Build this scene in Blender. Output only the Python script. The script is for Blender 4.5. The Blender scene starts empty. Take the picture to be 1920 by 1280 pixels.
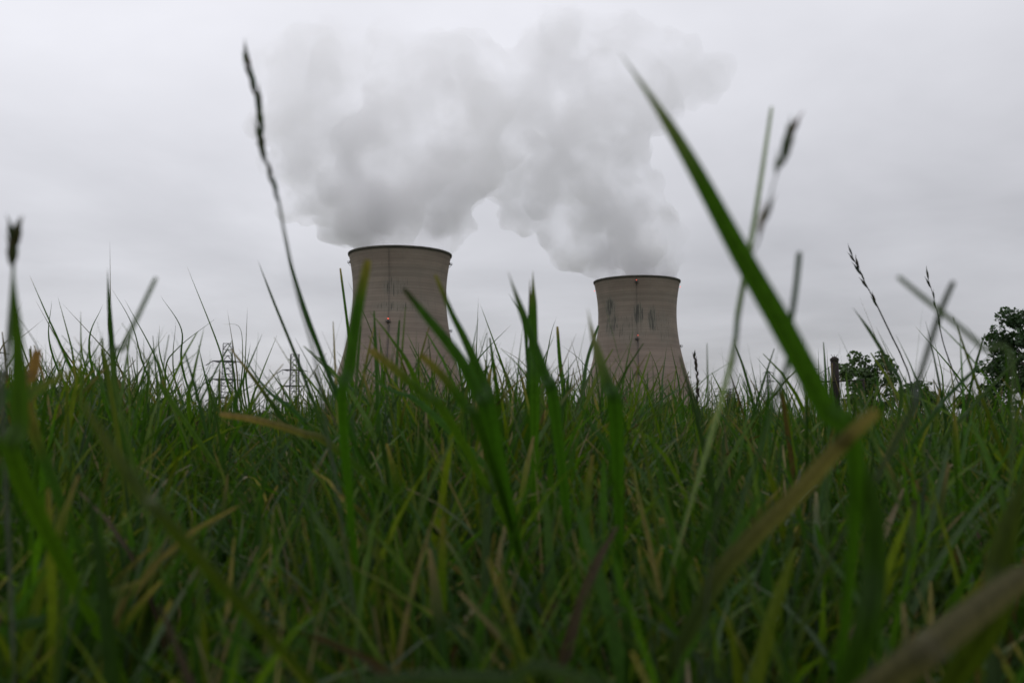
import bpy, bmesh, math, random
import numpy as np
from mathutils import Vector, Matrix, noise

R = math.radians
random.seed(7)
rng = np.random.default_rng(11)
S = bpy.context.scene
COL = S.collection

# ------------------------------------------------------------------ camera
F = 1750.0                       # focal length in pixels of a 1920 wide frame
CZ = 0.113                        # lens height above the soil (m)
PITCH = math.atan(152 / F)
cd = bpy.data.cameras.new('camera')
cam = bpy.data.objects.new('camera', cd); COL.objects.link(cam)
cam.location = (0, 0, CZ); cam.rotation_euler = (R(90) + PITCH, 0, 0)
cd.sensor_width = 36; cd.lens = F / 1920 * 36
cd.clip_start = 0.01; cd.clip_end = 6000
cd.dof.use_dof = True; cd.dof.focus_distance = 2.6; cd.dof.aperture_fstop = cd.lens / 1.85
S.camera = cam
FW = Vector((0, math.cos(PITCH), math.sin(PITCH))); UP = Vector((0, -math.sin(PITCH), math.cos(PITCH)))


def P(px, py, d):
    return Vector((0, 0, CZ)) + d * (FW + Vector(((px - 960) / F, 0, 0)) + UP * ((640 - py) / F))


def G(px, py, Y):
    """point seen at (px, py) that stands at distance Y along the ground"""
    v = FW + Vector(((px - 960) / F, 0, 0)) + UP * ((640 - py) / F)
    return Vector((0, 0, CZ)) + v * (Y / v.y)


# ------------------------------------------------------------------ light
SUN_EL, SUN_AZ = R(52), R(-28)   # behind the cloud, ahead and to the left
w = bpy.data.worlds.new('World'); S.world = w; w.use_nodes = True
nt = w.node_tree; N = nt.nodes; L = nt.links; N.clear()


def nd(n, typ, **kw):
    o = n.new(typ)
    for k, v in kw.items():
        setattr(o, k, v)
    return o


def mth(n, l, op, a, b=None, c=None, clamp=False):
    o = n.new('ShaderNodeMath'); o.operation = op; o.use_clamp = clamp
    for i, v in enumerate((a, b, c)):
        if v is None: continue
        if isinstance(v, (int, float)): o.inputs[i].default_value = v
        else: l.new(v, o.inputs[i])
    return o.outputs[0]


def mixc(n, l, f, a, b, mode='MIX'):
    o = n.new('ShaderNodeMix'); o.data_type = 'RGBA'; o.blend_type = mode
    for i, v in ((0, f), (6, a), (7, b)):
        if isinstance(v, (int, float)): o.inputs[i].default_value = v
        elif isinstance(v, tuple): o.inputs[i].default_value = (*v[:3], 1)
        else: l.new(v, o.inputs[i])
    return o.outputs[2]


def smooth(n, l, v, a, b, lo=0.0, hi=1.0):
    o = n.new('ShaderNodeMapRange'); o.interpolation_type = 'SMOOTHSTEP'
    l.new(v, o.inputs[0])
    for i, q in ((1, a), (2, b), (3, lo), (4, hi)): o.inputs[i].default_value = q
    return o.outputs[0]


def noise_tex(n, l, vec, scale, detail=4, rough=.5, dist=0.):
    o = n.new('ShaderNodeTexNoise')
    if vec is not None: l.new(vec, o.inputs['Vector'])
    o.inputs['Scale'].default_value = scale; o.inputs['Detail'].default_value = detail
    o.inputs['Roughness'].default_value = rough; o.inputs['Distortion'].default_value = dist
    return o.outputs[0]


sky = nd(N, 'ShaderNodeTexSky', sky_type='NISHITA', sun_disc=False, sun_elevation=SUN_EL, sun_rotation=SUN_AZ)
sky_s = mixc(N, L, 1.0, sky.outputs[0], (.1, .1, .1), 'MULTIPLY')
tc = N.new('ShaderNodeTexCoord'); sp = N.new('ShaderNodeSeparateXYZ'); L.new(tc.outputs['Generated'], sp.inputs[0])
X, Y, Z = sp.outputs
zc = mth(N, L, 'MAXIMUM', Z, 0.0)
# cloud deck: project the direction on a plane so that layers flatten towards the horizon
den = mth(N, L, 'ADD', zc, .16)
cv = N.new('ShaderNodeCombineXYZ')
L.new(mth(N, L, 'DIVIDE', X, den), cv.inputs[0]); L.new(mth(N, L, 'DIVIDE', Y, den), cv.inputs[1])
n1 = noise_tex(N, L, cv.outputs[0], .75, 5, .48, .6)
n2 = noise_tex(N, L, cv.outputs[0], 2.2, 4, .5, .3)
lum = smooth(N, L, zc, 0.0, .46, .52, .86)
lum = mth(N, L, 'ADD', lum, smooth(N, L, zc, .46, 1.0, 0, .30))
lum = mth(N, L, 'ADD', lum, smooth(N, L, X, -.7, .6, .07, -.06))      # brighter round the hidden sun
lum = mth(N, L, 'ADD', lum, mth(N, L, 'MULTIPLY', mth(N, L, 'SUBTRACT', n1, .5), .42))
lum = mth(N, L, 'ADD', lum, mth(N, L, 'MULTIPLY', mth(N, L, 'SUBTRACT', n2, .5), .16))
cc = N.new('ShaderNodeCombineColor')
L.new(mth(N, L, 'MULTIPLY', lum, .985), cc.inputs[0]); L.new(mth(N, L, 'MULTIPLY', lum, .985), cc.inputs[1])
L.new(mth(N, L, 'MULTIPLY', lum, 1.045), cc.inputs[2])
skc = mixc(N, L, .94, sky_s, cc.outputs[0])
bg = N.new('ShaderNodeBackground'); L.new(skc, bg.inputs[0]); bg.inputs[1].default_value = 1.0
wo = N.new('ShaderNodeOutputWorld'); L.new(bg.outputs[0], wo.inputs[0])

sd = bpy.data.lights.new('sun', 'SUN'); sun = bpy.data.objects.new('sun', sd); COL.objects.link(sun)
sd.energy = .5; sd.angle = R(25); sd.color = (1, .97, .93)
sv = Vector((math.sin(SUN_AZ) * math.cos(SUN_EL), math.cos(SUN_AZ) * math.cos(SUN_EL), math.sin(SUN_EL)))
sun.rotation_euler = (-sv).to_track_quat('-Z', 'Y').to_euler()
S.view_settings.view_transform = 'Standard'; S.view_settings.look = 'None'
S.view_settings.exposure = 0; S.view_settings.gamma = 1
try: S.view_settings.use_curve_mapping = False
except Exception: pass
cy = S.cycles
cy.volume_bounces = 20; cy.max_bounces = 22; cy.diffuse_bounces = 3; cy.transmission_bounces = 4
cy.volume_step_rate = 1.0; cy.volume_max_steps = 256; cy.transparent_max_bounces = 8
cy.use_denoising = True


# ------------------------------------------------------------------ helpers
def tag(o, label=None, cat=None, group=None, kind=None):
    if label: o['label'] = label
    if cat: o['category'] = cat
    if group: o['group'] = group
    if kind: o['kind'] = kind
    return o


def empty(name, loc, rz=0):
    o = bpy.data.objects.new(name, None); COL.objects.link(o); o.location = loc; o.rotation_euler.z = rz
    o.empty_display_size = .1
    return o


def link(name, me, m, parent=None, smooth_=True):
    o = bpy.data.objects.new(name, me); COL.objects.link(o)
    if m: me.materials.append(m)
    if parent: o.parent = parent
    if smooth_: me.polygons.foreach_set('use_smooth', np.ones(len(me.polygons), bool))
    return o


def np_mesh(name, verts, quads, cols=None):
    me = bpy.data.meshes.new(name)
    k = quads.shape[1]
    me.vertices.add(len(verts)); me.vertices.foreach_set('co', verts.astype(np.float32).ravel())
    me.loops.add(quads.size); me.loops.foreach_set('vertex_index', quads.astype(np.int32).ravel())
    me.polygons.add(len(quads)); me.polygons.foreach_set('loop_start', np.arange(0, quads.size, k, dtype=np.int32))
    me.update(calc_edges=True)
    if cols is not None:
        a = me.color_attributes.new('tint', 'FLOAT_COLOR', 'POINT')
        c4 = np.ones((len(verts), 4), np.float32); c4[:, :3] = cols
        a.data.foreach_set('color', c4.ravel())
    return me


class MB:
    def __init__(s): s.v = []; s.f = []; s.c = []

    def tube(s, pts, rads, n=6, cap=True, col=(1, 1, 1)):
        pts = [Vector(p) for p in pts]
        if isinstance(rads, (int, float)): rads = [rads] * len(pts)
        b = len(s.v); u = None
        for i, p in enumerate(pts):
            t = (pts[min(i + 1, len(pts) - 1)] - pts[max(i - 1, 0)]).normalized()
            if u is None:
                u = t.orthogonal().normalized()
            else:
                u = (u - t * u.dot(t)).normalized()
            q = t.cross(u)
            for k in range(n):
                a = 2 * math.pi * k / n
                s.v.append(p + (u * math.cos(a) + q * math.sin(a)) * rads[i]); s.c.append(col)
        for i in range(len(pts) - 1):
            for k in range(n):
                s.f.append((b + i * n + k, b + i * n + (k + 1) % n, b + (i + 1) * n + (k + 1) % n, b + (i + 1) * n + k))
        if cap:
            s.f.append(tuple(b + k for k in range(n))[::-1]); e = b + (len(pts) - 1) * n
            s.f.append(tuple(e + k for k in range(n)))
        return s

    def box(s, c, d, rz=0):
        c = Vector(c); b = len(s.v); m = Matrix.Rotation(rz, 3, 'Z')
        for sx in (-1, 1):
            for sy in (-1, 1):
                for sz in (-1, 1):
                    s.v.append(c + m @ Vector((sx * d[0] / 2, sy * d[1] / 2, sz * d[2] / 2))); s.c.append((1, 1, 1))
        for f in ((0, 1, 3, 2), (4, 6, 7, 5), (0, 4, 5, 1), (2, 3, 7, 6), (0, 2, 6, 4), (1, 5, 7, 3)):
            s.f.append(tuple(b + i for i in f))
        return s

    def lathe(s, prof, n=64, c=(0, 0, 0), close=False):
        b = len(s.v)
        for r, z in prof:
            for k in range(n):
                a = 2 * math.pi * k / n
                s.v.append(Vector((c[0] + r * math.cos(a), c[1] + r * math.sin(a), c[2] + z))); s.c.append((1, 1, 1))
        m = len(prof)
        for i in range(m if close else m - 1):
            j = (i + 1) % m
            for k in range(n):
                s.f.append((b + i * n + k, b + i * n + (k + 1) % n, b + j * n + (k + 1) % n, b + j * n + k))
        return s

    def poly(s, pts, col=(1, 1, 1)):
        b = len(s.v); s.v += [Vector(p) for p in pts]; s.c += [col] * len(pts); s.f.append(tuple(range(b, b + len(pts))))
        return s

    def build(s, name, m, parent=None, smooth_=False, cols=False):
        me = bpy.data.meshes.new(name); me.from_pydata([tuple(v) for v in s.v], [], s.f); me.update()
        if cols:
            a = me.color_attributes.new('tint', 'FLOAT_COLOR', 'POINT')
            a.data.foreach_set('color', np.array([(*c, 1) for c in s.c], np.float32).ravel())
        return link(name, me, m, parent, smooth_)


def mat(name):
    m = bpy.data.materials.new(name); m.use_nodes = True
    n = m.node_tree.nodes; l = m.node_tree.links
    return m, n, l, n['Principled BSDF'], n['Material Output']


def simple(name, col, rough=.7, metal=0, var=.25, scale=3.0, emit=None):
    m, n, l, b, o = mat(name)
    t = n.new('ShaderNodeTexCoord')
    f = noise_tex(n, l, t.outputs['Object'], scale, 5, .6)
    c = mixc(n, l, smooth(n, l, f, .3, .7), tuple(x * (1 - var) for x in col), tuple(min(1, x * (1 + var)) for x in col))
    l.new(c, b.inputs['Base Color']); b.inputs['Roughness'].default_value = rough; b.inputs['Metallic'].default_value = metal
    if emit:
        b.inputs['Emission Color'].default_value = (*emit[0], 1); b.inputs['Emission Strength'].default_value = emit[1]
    return m


# ------------------------------------------------------------------ materials
def grass_mat():
    m, n, l, b, o = mat('grass blades')
    at = n.new('ShaderNodeAttribute'); at.attribute_name = 'tint'
    t = n.new('ShaderNodeTexCoord')
    mp = n.new('ShaderNodeMapping'); mp.inputs['Scale'].default_value = (1500, 1500, 60); l.new(t.outputs['Object'], mp.inputs[0])
    f = noise_tex(n, l, mp.outputs[0], 1, 2, .6)
    c = mixc(n, l, 1.0, at.outputs[0], mixc(n, l, smooth(n, l, f, .3, .7), (.72, .74, .72), (1.2, 1.18, 1.2)), 'MULTIPLY')
    l.new(c, b.inputs['Base Color']); b.inputs['Roughness'].default_value = .5
    b.inputs['Specular IOR Level'].default_value = .14
    tr = n.new('ShaderNodeBsdfTranslucent')
    l.new(mixc(n, l, 1.0, c, (1.35, 1.45, .5), 'MULTIPLY'), tr.inputs[0])
    mx = n.new('ShaderNodeMixShader'); mx.inputs[0].default_value = .45
    l.new(b.outputs[0], mx.inputs[1]); l.new(tr.outputs[0], mx.inputs[2]); l.new(mx.outputs[0], o.inputs[0])
    return m


M_GRASS = grass_mat()


def leaf_mat(name, col):
    m, n, l, b, o = mat(name)
    oi = n.new('ShaderNodeNewGeometry')
    c = mixc(n, l, oi.outputs['Random Per Island'], tuple(x * .6 for x in col), tuple(x * 1.5 for x in col))
    l.new(c, b.inputs['Base Color']); b.inputs['Roughness'].default_value = .55; b.inputs['Specular IOR Level'].default_value = .3
    tr = n.new('ShaderNodeBsdfTranslucent'); l.new(mixc(n, l, 1.0, c, (1.1, 1.2, .5), 'MULTIPLY'), tr.inputs[0])
    mx = n.new('ShaderNodeMixShader'); mx.inputs[0].default_value = .3
    l.new(b.outputs[0], mx.inputs[1]); l.new(tr.outputs[0], mx.inputs[2]); l.new(mx.outputs[0], o.inputs[0])
    return m


def concrete_tower(name, blot):
    """blot: list of (angle deg, z, half width deg, half height, strength) dark streak zones"""
    m, n, l, b, o = mat(name)
    t = n.new('ShaderNodeTexCoord'); s = n.new('ShaderNodeSeparateXYZ'); l.new(t.outputs['Object'], s.inputs[0])
    x, y, z = s.outputs
    ang = mth(n, l, 'ARCTAN2', y, x)                       # -pi..pi, -pi/2 faces the camera
    cvv = n.new('ShaderNodeCombineXYZ'); l.new(mth(n, l, 'MULTIPLY', ang, 34), cvv.inputs[0]); l.new(z, cvv.inputs[1])
    uv = cvv.outputs[0]

    def uvs(sx, sz, off=0):
        mp = n.new('ShaderNodeMapping'); l.new(uv, mp.inputs[0]); mp.inputs['Scale'].default_value = (sx, sz, 1)
        mp.inputs['Location'].default_value = (off, off * .7, off * 1.3)
        return mp.outputs[0]
    big = noise_tex(n, l, uvs(.03, .05), 1, 5, .55)
    band = noise_tex(n, l, uvs(.004, .34, 3), 1, 4, .6)    # every lift of concrete has its own tone
    band2 = noise_tex(n, l, uvs(.012, .09, 9), 1, 3, .6)
    c = mixc(n, l, smooth(n, l, big, .3, .7), (.228, .180, .152), (.285, .233, .197))
    c = mixc(n, l, smooth(n, l, z, 20, 105), mixc(n, l, 1.0, c, (1.0, .95, .93), 'MULTIPLY'), mixc(n, l, 1.0, c, (1.03, 1.04, .98), 'MULTIPLY'))
    c = mixc(n, l, smooth(n, l, band, .35, .65, 0, .75), c, mixc(n, l, 1.0, c, (.76, .76, .77), 'MULTIPLY'))
    c = mixc(n, l, smooth(n, l, band2, .42, .62, 0, .6), c, mixc(n, l, 1.0, c, (.84, .85, .85), 'MULTIPLY'))
    # lift joints: a thin line every 1.9 m
    fr = mth(n, l, 'FRACT', mth(n, l, 'DIVIDE', z, 1.9))
    line = mth(n, l, 'MULTIPLY', smooth(n, l, fr, .80, .95), noise_tex(n, l, uvs(.05, .3, 5), 1, 3, .6))
    c = mixc(n, l, mth(n, l, 'MULTIPLY', line, .8), c, (.10, .09, .08))
    # vertical rain wash
    wash = noise_tex(n, l, uvs(.55, .022, 12), 1, 4, .65)
    c = mixc(n, l, smooth(n, l, wash, .52, .72, 0, .38), c, (.15, .145, .12))
    # dark drip streaks gathered in patches
    zone = None
    for (a, zz, ha, hz, st) in blot:
        dx = mth(n, l, 'DIVIDE', mth(n, l, 'SUBTRACT', ang, R(a)), R(ha)); dz = mth(n, l, 'DIVIDE', mth(n, l, 'SUBTRACT', z, zz), hz)
        d = mth(n, l, 'ADD', mth(n, l, 'MULTIPLY', dx, dx), mth(n, l, 'MULTIPLY', dz, dz))
        q = mth(n, l, 'MULTIPLY', smooth(n, l, d, 0, 1.3, 1, 0), st)
        zone = q if zone is None else mth(n, l, 'MAXIMUM', zone, q)
    zone = mth(n, l, 'ADD', zone, mth(n, l, 'MULTIPLY', smooth(n, l, z, 40, 70, 0, .28), smooth(n, l, z, 98, 106, 1, 0)))
    st1 = noise_tex(n, l, uvs(1.6, .055, 21), 1, 3, .5)
    st2 = noise_tex(n, l, uvs(1.2, .10, 33), 1, 4, .6)
    thr = mth(n, l, 'SUBTRACT', .735, mth(n, l, 'MULTIPLY', zone, .20))
    sm = mth(n, l, 'MULTIPLY', mth(n, l, 'SUBTRACT', mth(n, l, 'MAXIMUM', st1, mth(n, l, 'SUBTRACT', st2, .02)), thr), 14, clamp=True)
    c = mixc(n, l, mth(n, l, 'MULTIPLY', zone, .42), c, (.165, .17, .145))       # algae tone in the patches
    c = mixc(n, l, mth(n, l, 'MULTIPLY', sm, .75), c, (.045, .048, .042))
    c = mixc(n, l, smooth(n, l, z, 111.2, 113.4, 0, .55), c, (.09, .085, .075))
    l.new(c, b.inputs['Base Color']); b.inputs['Roughness'].default_value = .9; b.inputs['Specular IOR Level'].default_value = .2
    bp = n.new('ShaderNodeBump'); bp.inputs['Strength'].default_value = .4; bp.inputs['Distance'].default_value = .3
    l.new(smooth(n, l, fr, .8, .95, 1, 0), bp.inputs['Height']); l.new(bp.outputs[0], b.inputs['Normal'])
    return m


M_STEEL = simple('weathered steel', (.028, .030, .034), .6, .3)
M_DARKST = simple('dark galvanised steel', (.06, .06, .062), .6, .2)
M_WIRE = simple('wire', (.05, .05, .055), .6)
M_RIM = simple('rim concrete', (.095, .088, .078), .9, scale=.3)
M_RED = simple('red lamp glass', (.7, .05, .03), .4, emit=((1, .12, .07), 1.6))
M_PLAT = simple('platform steel', (.05, .05, .05), .6)
M_RUST = simple('rusty post', (.016, .011, .010), .95, scale=20)
M_BARK = simple('bark', (.06, .05, .038), .9, scale=8)
M_WHITE = simple('white painted dome', (.62, .62, .61), .5, var=.06, scale=.2)
M_SHED = simple('grey brown cladding', (.17, .155, .135), .85, scale=.25)
M_INS = simple('dark insulators', (.035, .035, .04), .4)

# ------------------------------------------------------------------ ground
m, n, l, b, o = mat('soil and thatch')
t = n.new('ShaderNodeTexCoord')
f1 = noise_tex(n, l, t.outputs['Object'], 22, 8, .7); f2 = noise_tex(n, l, t.outputs['Object'], .8, 6, .6)
c = mixc(n, l, smooth(n, l, f1, .35, .65), (.018, .014, .008), (.06, .05, .025))
far = mixc(n, l, smooth(n, l, f2, .3, .7), (.035, .06, .015), (.06, .085, .025))
s = n.new('ShaderNodeSeparateXYZ'); l.new(t.outputs['Object'], s.inputs[0])
c = mixc(n, l, smooth(n, l, s.outputs[1], 6, 20), c, far)
l.new(c, b.inputs['Base Color']); b.inputs['Roughness'].default_value = .95
bp = n.new('ShaderNodeBump'); bp.inputs['Distance'].default_value = .01; l.new(f1, bp.inputs['Height']); l.new(bp.outputs[0], b.inputs['Normal'])
gm = bmesh.new()
rs = [0, .2, .5, 1, 2, 4, 8, 16, 32, 64, 150, 400, 1000, 2500, 5000]
ring = []
for r in rs:
    if r == 0: ring.append([gm.verts.new((0, 0, 0))]); continue
    q = []
    for k in range(64):
        a = 2 * math.pi * k / 64
        x, y = r * math.cos(a), r * math.sin(a)
        z = (noise.noise(Vector((x * 1.3, y * 1.3, 0))) * .008 if r < 40 else 0)
        q.append(gm.verts.new((x, y, z)))
    ring.append(q)
for k in range(64): gm.faces.new((ring[0][0], ring[1][k], ring[1][(k + 1) % 64]))
for i in range(1, len(ring) - 1):
    for k in range(64): gm.faces.new((ring[i][k], ring[i + 1][k], ring[i + 1][(k + 1) % 64], ring[i][(k + 1) % 64]))
me = bpy.data.meshes.new('ground'); gm.to_mesh(me)
tag(link('ground', me, m), kind='structure')

# ------------------------------------------------------------------ cooling towers
TH = 114.0


def tower_r(z):
    z0 = 87 if z > 0 else 87
    c = 58 if z > z0 else 64.5
    return 31.6 * math.sqrt(1 + ((z - z0) / c) ** 2)


def cooling_tower(cx, top_edge_y, half_px, label, blot, lad_deg, lamps, plats, seed):
    D = 35.0 * F / half_px
    c = G(cx, top_edge_y, D)
    root = empty('cooling_tower', (c.x, D, 0))
    tag(root, label, 'cooling tower', 'twin cooling towers under steam')
    zs = [9 + (TH - 9) * i / 70 for i in range(71)]
    prof = [(tower_r(z), z) for z in zs] + [(tower_r(z) - .9, z) for z in reversed(zs)]
    MB().lathe(prof, 144, close=True).build('shell', concrete_tower('stained concrete shell', blot), root, True)
    r = tower_r(TH)
    MB().lathe([(r - 1.0, TH), (r + .35, TH - .9), (r + .55, TH + .05), (r + .45, TH + .55), (r - .9, TH + .6)], 144, close=True).build('rim', M_RIM, root, True)
    # raking columns that carry the shell
    mb = MB()
    rb, rt = tower_r(0) + .5, tower_r(9.2) - .45
    for k in range(44):
        for sgn in (-1, 1):
            a0 = 2 * math.pi * k / 44; a1 = a0 + sgn * math.pi / 44
            mb.tube([(rb * math.cos(a0), rb * math.sin(a0), 0), (rt * math.cos(a1), rt * math.sin(a1), 9.2)], .45, 6)
    mb.lathe([(rb - 1.2, 0), (rb + 1.2, 0), (rb + 1.2, .9), (rb - 1.2, .9)], 96, close=True)
    mb.build('column_ring', M_SHED, root)
    # ladder run on the shell
    a = R(lad_deg)
    mb = MB(); off = .45
    for sgn in (-1, 1):
        da = sgn * .3 / 34
        mb.tube([((tower_r(z) + off) * math.cos(a + da), (tower_r(z) + off) * math.sin(a + da), z) for z in zs], .06, 4)
    for z in np.arange(9, TH - .5, 1.2):
        rr = tower_r(z) + off
        mb.tube([(rr * math.cos(a - .3 / 34), rr * math.sin(a - .3 / 34), z), (rr * math.cos(a + .3 / 34), rr * math.sin(a + .3 / 34), z)], .035, 4, False)
    mb.build('ladder', M_PLAT, root)
    mb = MB()   # cable tray, heavier below the middle platform
    mb.tube([((tower_r(z) + .3) * math.cos(a + .022), (tower_r(z) + .3) * math.sin(a + .022), z) for z in zs if z < 64], .17, 5)
    mb.build('cable_conduit', M_PLAT, root)
    for (ad, z, wd) in plats:
        aa = R(ad); rr = tower_r(z)
        mb = MB()
        e = Vector((math.cos(aa), math.sin(aa), 0)); tt = Vector((-math.sin(aa), math.cos(aa), 0))
        o = e * (rr + .9)
        mb.box(o + Vector((0, 0, z)), (2.0, wd, .22), aa)
        for hh in (.6, 1.2): 
            mb.tube([o + e * .95 - tt * wd / 2 + Vector((0, 0, z + hh)), o + e * .95 + tt * wd / 2 + Vector((0, 0, z + hh))], .07, 4)
            for s2 in (-1, 1):
                mb.tube([o - e * .9 + tt * s2 * wd / 2 + Vector((0, 0, z + hh)), o + e * .95 + tt * s2 * wd / 2 + Vector((0, 0, z + hh))], .07, 4)
        for q in np.linspace(-.5, .5, 5):
            mb.tube([o + e * .95 + tt * q * wd + Vector((0, 0, z)), o + e * .95 + tt * q * wd + Vector((0, 0, z + 1.25))], .06, 4)
        mb.tube([e * (rr - .1) + Vector((0, 0, z - 2)), o + e * .8 + Vector((0, 0, z))], .14, 4)
        mb.box(e * (rr + .35) + Vector((0, 0, z + .8)), (.6, .9, 1.3), aa)
        mb.build('platform', M_PLAT, root)
    for (ad, z, s_) in lamps:
        aa = R(ad); rr = tower_r(min(z, TH)) + .9
        mb = MB(); c0 = Vector((rr * math.cos(aa), rr * math.sin(aa), z))
        mb.tube([c0 - Vector((0, 0, s_ * .6)), c0 - Vector((0, 0, s_ * .3)), c0 + Vector((0, 0, s_ * .3)), c0 + Vector((0, 0, s_ * .6))], [s_ * .3, s_ * .55, s_ * .55, s_ * .2], 8)
        mb.build('warning_lamp', M_RED, root, True)
    return root, D


tl, DL = cooling_tower(750.5, 474, 97.0, 'nearer, larger concrete cooling tower on the left with faint green stains across its middle',
    [(-88, 88, 19, 7, .6), (-91, 75, 30, 4, .6), (-55, 72, 12, 14, .35), (-68, 96, 18, 10, .2)], -95.5,
    [(-95.5, 66.8, .6)], [(-95.5, 64.8, 3.0), (5, 62, 3.0), (5, 108, 1.6), (-172, 108, 1.4)], 1)
tr_, DR = cooling_tower(1194, 532, 81.2, 'farther, smaller cooling tower on the right streaked black, red lamp at its rim',
    [(-140, 91, 12, 9, 1.1), (-136, 76, 15, 12, .85), (-96, 84, 9, 10, 1.0), (-76, 80, 9, 12, 1.0), (-108, 72, 26, 14, .55), (-58, 74, 16, 16, .45)], -98,
    [(-98, 110.6, .55), (-97, 67.6, .5), (-9, 109.5, .6), (-186, 107.5, .6)], [(-98, 64.6, 3.2), (-8, 61, 3.0), (-98, 38, 3.0), (-8, 36, 3.0), (-98, 109, 2.6)], 2)


# ------------------------------------------------------------------ steam
def keep_largest(me2):
    b2 = bmesh.new(); b2.from_mesh(me2); seen = set(); isl = []
    for v0 in b2.verts:
        if v0 in seen: continue
        st_ = [v0]; seen.add(v0); cur = []
        while st_:
            q_ = st_.pop(); cur.append(q_)
            for e_ in q_.link_edges:
                w_ = e_.other_vert(q_)
                if w_ not in seen: seen.add(w_); st_.append(w_)
        isl.append(cur)
    isl.sort(key=len)
    for cur in isl[:-1]: bmesh.ops.delete(b2, geom=cur, context='VERTS')
    b2.to_mesh(me2); b2.free()
    return me2


def steam(name, D, blobs, label, ztop, dens, seed, wh):
    random.seed(seed)
    bm = bmesh.new()
    for (px, py, r, dy) in blobs:
        c = G(px, py, D + dy)
        rm = r * (D + dy) / F
        mt = Matrix.Translation(c) @ Matrix.Diagonal((rm, rm * 1.05, rm, 1))
        bmesh.ops.create_icosphere(bm, subdivisions=3, radius=1, matrix=mt)
    me = bpy.data.meshes.new('tmp'); bm.to_mesh(me)
    o = bpy.data.objects.new('tmp', me); COL.objects.link(o)
    rm_ = o.modifiers.new('r', 'REMESH'); rm_.mode = 'VOXEL'; rm_.voxel_size = 2.6
    sm = o.modifiers.new('s', 'SMOOTH'); sm.iterations = 10; sm.factor = .7
    dg = bpy.context.evaluated_depsgraph_get()
    me2 = bpy.data.meshes.new_from_object(o.evaluated_get(dg))
    bpy.data.objects.remove(o)
    keep_largest(me2)
    nv = len(me2.vertices); co = np.empty(nv * 3, np.float32); me2.vertices.foreach_get('co', co); co = co.reshape(-1, 3)
    no = np.empty(nv * 3, np.float32); me2.vertices.foreach_get('normal', no); no = no.reshape(-1, 3)
    out = co.copy()
    for i in range(nv):
        v = Vector(co[i])
        d = 0
        for fs, am in ((.020, 14), (.045, 7), (.09, 3.4), (.18, 1.4)):
            d += (abs(noise.noise(v * fs + Vector((seed, 0, 0)))) * 2 - .45) * am
        k = 1.0 if v.z > TH + 14 else max(.12, (v.z - TH) / 14)
        out[i] = co[i] + no[i] * d * k
    me2.vertices.foreach_set('co', out.ravel()); me2.update()
    o = bpy.data.objects.new('tmp', me2); COL.objects.link(o)      # close up the folds that the billows made
    rm_ = o.modifiers.new('r', 'REMESH'); rm_.mode = 'VOXEL'; rm_.voxel_size = 2.4
    sm = o.modifiers.new('s', 'SMOOTH'); sm.iterations = 3; sm.factor = .5
    me3 = bpy.data.meshes.new_from_object(o.evaluated_get(bpy.context.evaluated_depsgraph_get()))
    bpy.data.objects.remove(o); me2 = keep_largest(me3)
    m, n, l, b, oo = mat('steam'); n.remove(b)
    t = n.new('ShaderNodeTexCoord'); s = n.new('ShaderNodeSeparateXYZ'); l.new(t.outputs['Object'], s.inputs[0])
    f = noise_tex(n, l, t.outputs['Object'], .022, 4, .55)
    ex = mth(n, l, 'POWER', 2.71828, mth(n, l, 'DIVIDE', mth(n, l, 'SUBTRACT', TH, s.outputs[2]), ztop))
    g = mth(n, l, 'ADD', mth(n, l, 'MULTIPLY', ex, dens[0]), dens[1])
    de = mth(n, l, 'MULTIPLY', g, smooth(n, l, f, .40, .58, dens[2] * .8, 1.6))
    v = n.new('ShaderNodeVolumePrincipled'); v.inputs['Color'].default_value = (wh + .003, wh, wh + .010, 1)
    v.inputs['Anisotropy'].default_value = .55
    l.new(de, v.inputs['Density']); l.new(v.outputs[0], oo.inputs['Volume'])
    ob = link(name, me2, m, None, True)
    tag(ob, label, 'steam plume', 'steam rising from the cooling towers')
    ob_m = m
    try: m.cycles.volume_step_rate = .5
    except Exception: pass
    return ob


random.seed(5)
J = lambda a: random.uniform(-a, a)
LB = [(700, 461, 36), (750, 458, 46), (800, 460, 38), (840, 446, 34), (862, 436, 30), (880, 425, 26),
      (660, 432, 38), (625, 415, 42), (590, 395, 42), (575, 360, 46), (700, 395, 80), (790, 385, 85), (850, 385, 55), (640, 370, 70),
      (600, 310, 80), (560, 270, 60), (700, 290, 105), (800, 290, 100), (880, 330, 70),
      (560, 200, 70), (650, 190, 105), (760, 190, 115), (860, 220, 105), (525, 130, 52), (515, 230, 45), (530, 320, 46), (548, 385, 36), (620, 105, 80), (730, 120, 85), (830, 130, 80)]
RB = [(1150, 521, 30), (1195, 518, 40), (1240, 520, 30), (1255, 490, 34), (1248, 455, 36), (1118, 492, 34), (1150, 470, 48), (1200, 455, 66),
      (1075, 465, 42), (1035, 438, 42), (995, 412, 42), (960, 390, 40), (1240, 415, 42), (1100, 400, 70), (1180, 370, 66),
      (1020, 340, 80), (935, 320, 62), (1090, 300, 95), (1170, 280, 62), (960, 220, 105), (1080, 200, 105), (1180, 190, 80),
      (1250, 155, 60), (1290, 135, 60), (900, 130, 75), (1020, 110, 75), (1130, 115, 70), (1215, 90, 60), (1335, 140, 34), (1050, 60, 60), (1180, 60, 50)]
steam('steam_plume', DL, [(x, y, r, J(14) if r > 50 else J(6)) for x, y, r in LB], 'thick grey white steam billowing straight up from the left cooling tower', 50, (.065, .0085, .25), 3, .918)
steam('steam_plume', DR, [(x, y, r, J(18) if r > 50 else J(6)) for x, y, r in RB], 'thick grey white steam drifting up and left from the right cooling tower', 62, (.060, .0068, .25), 8, .885)


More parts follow.
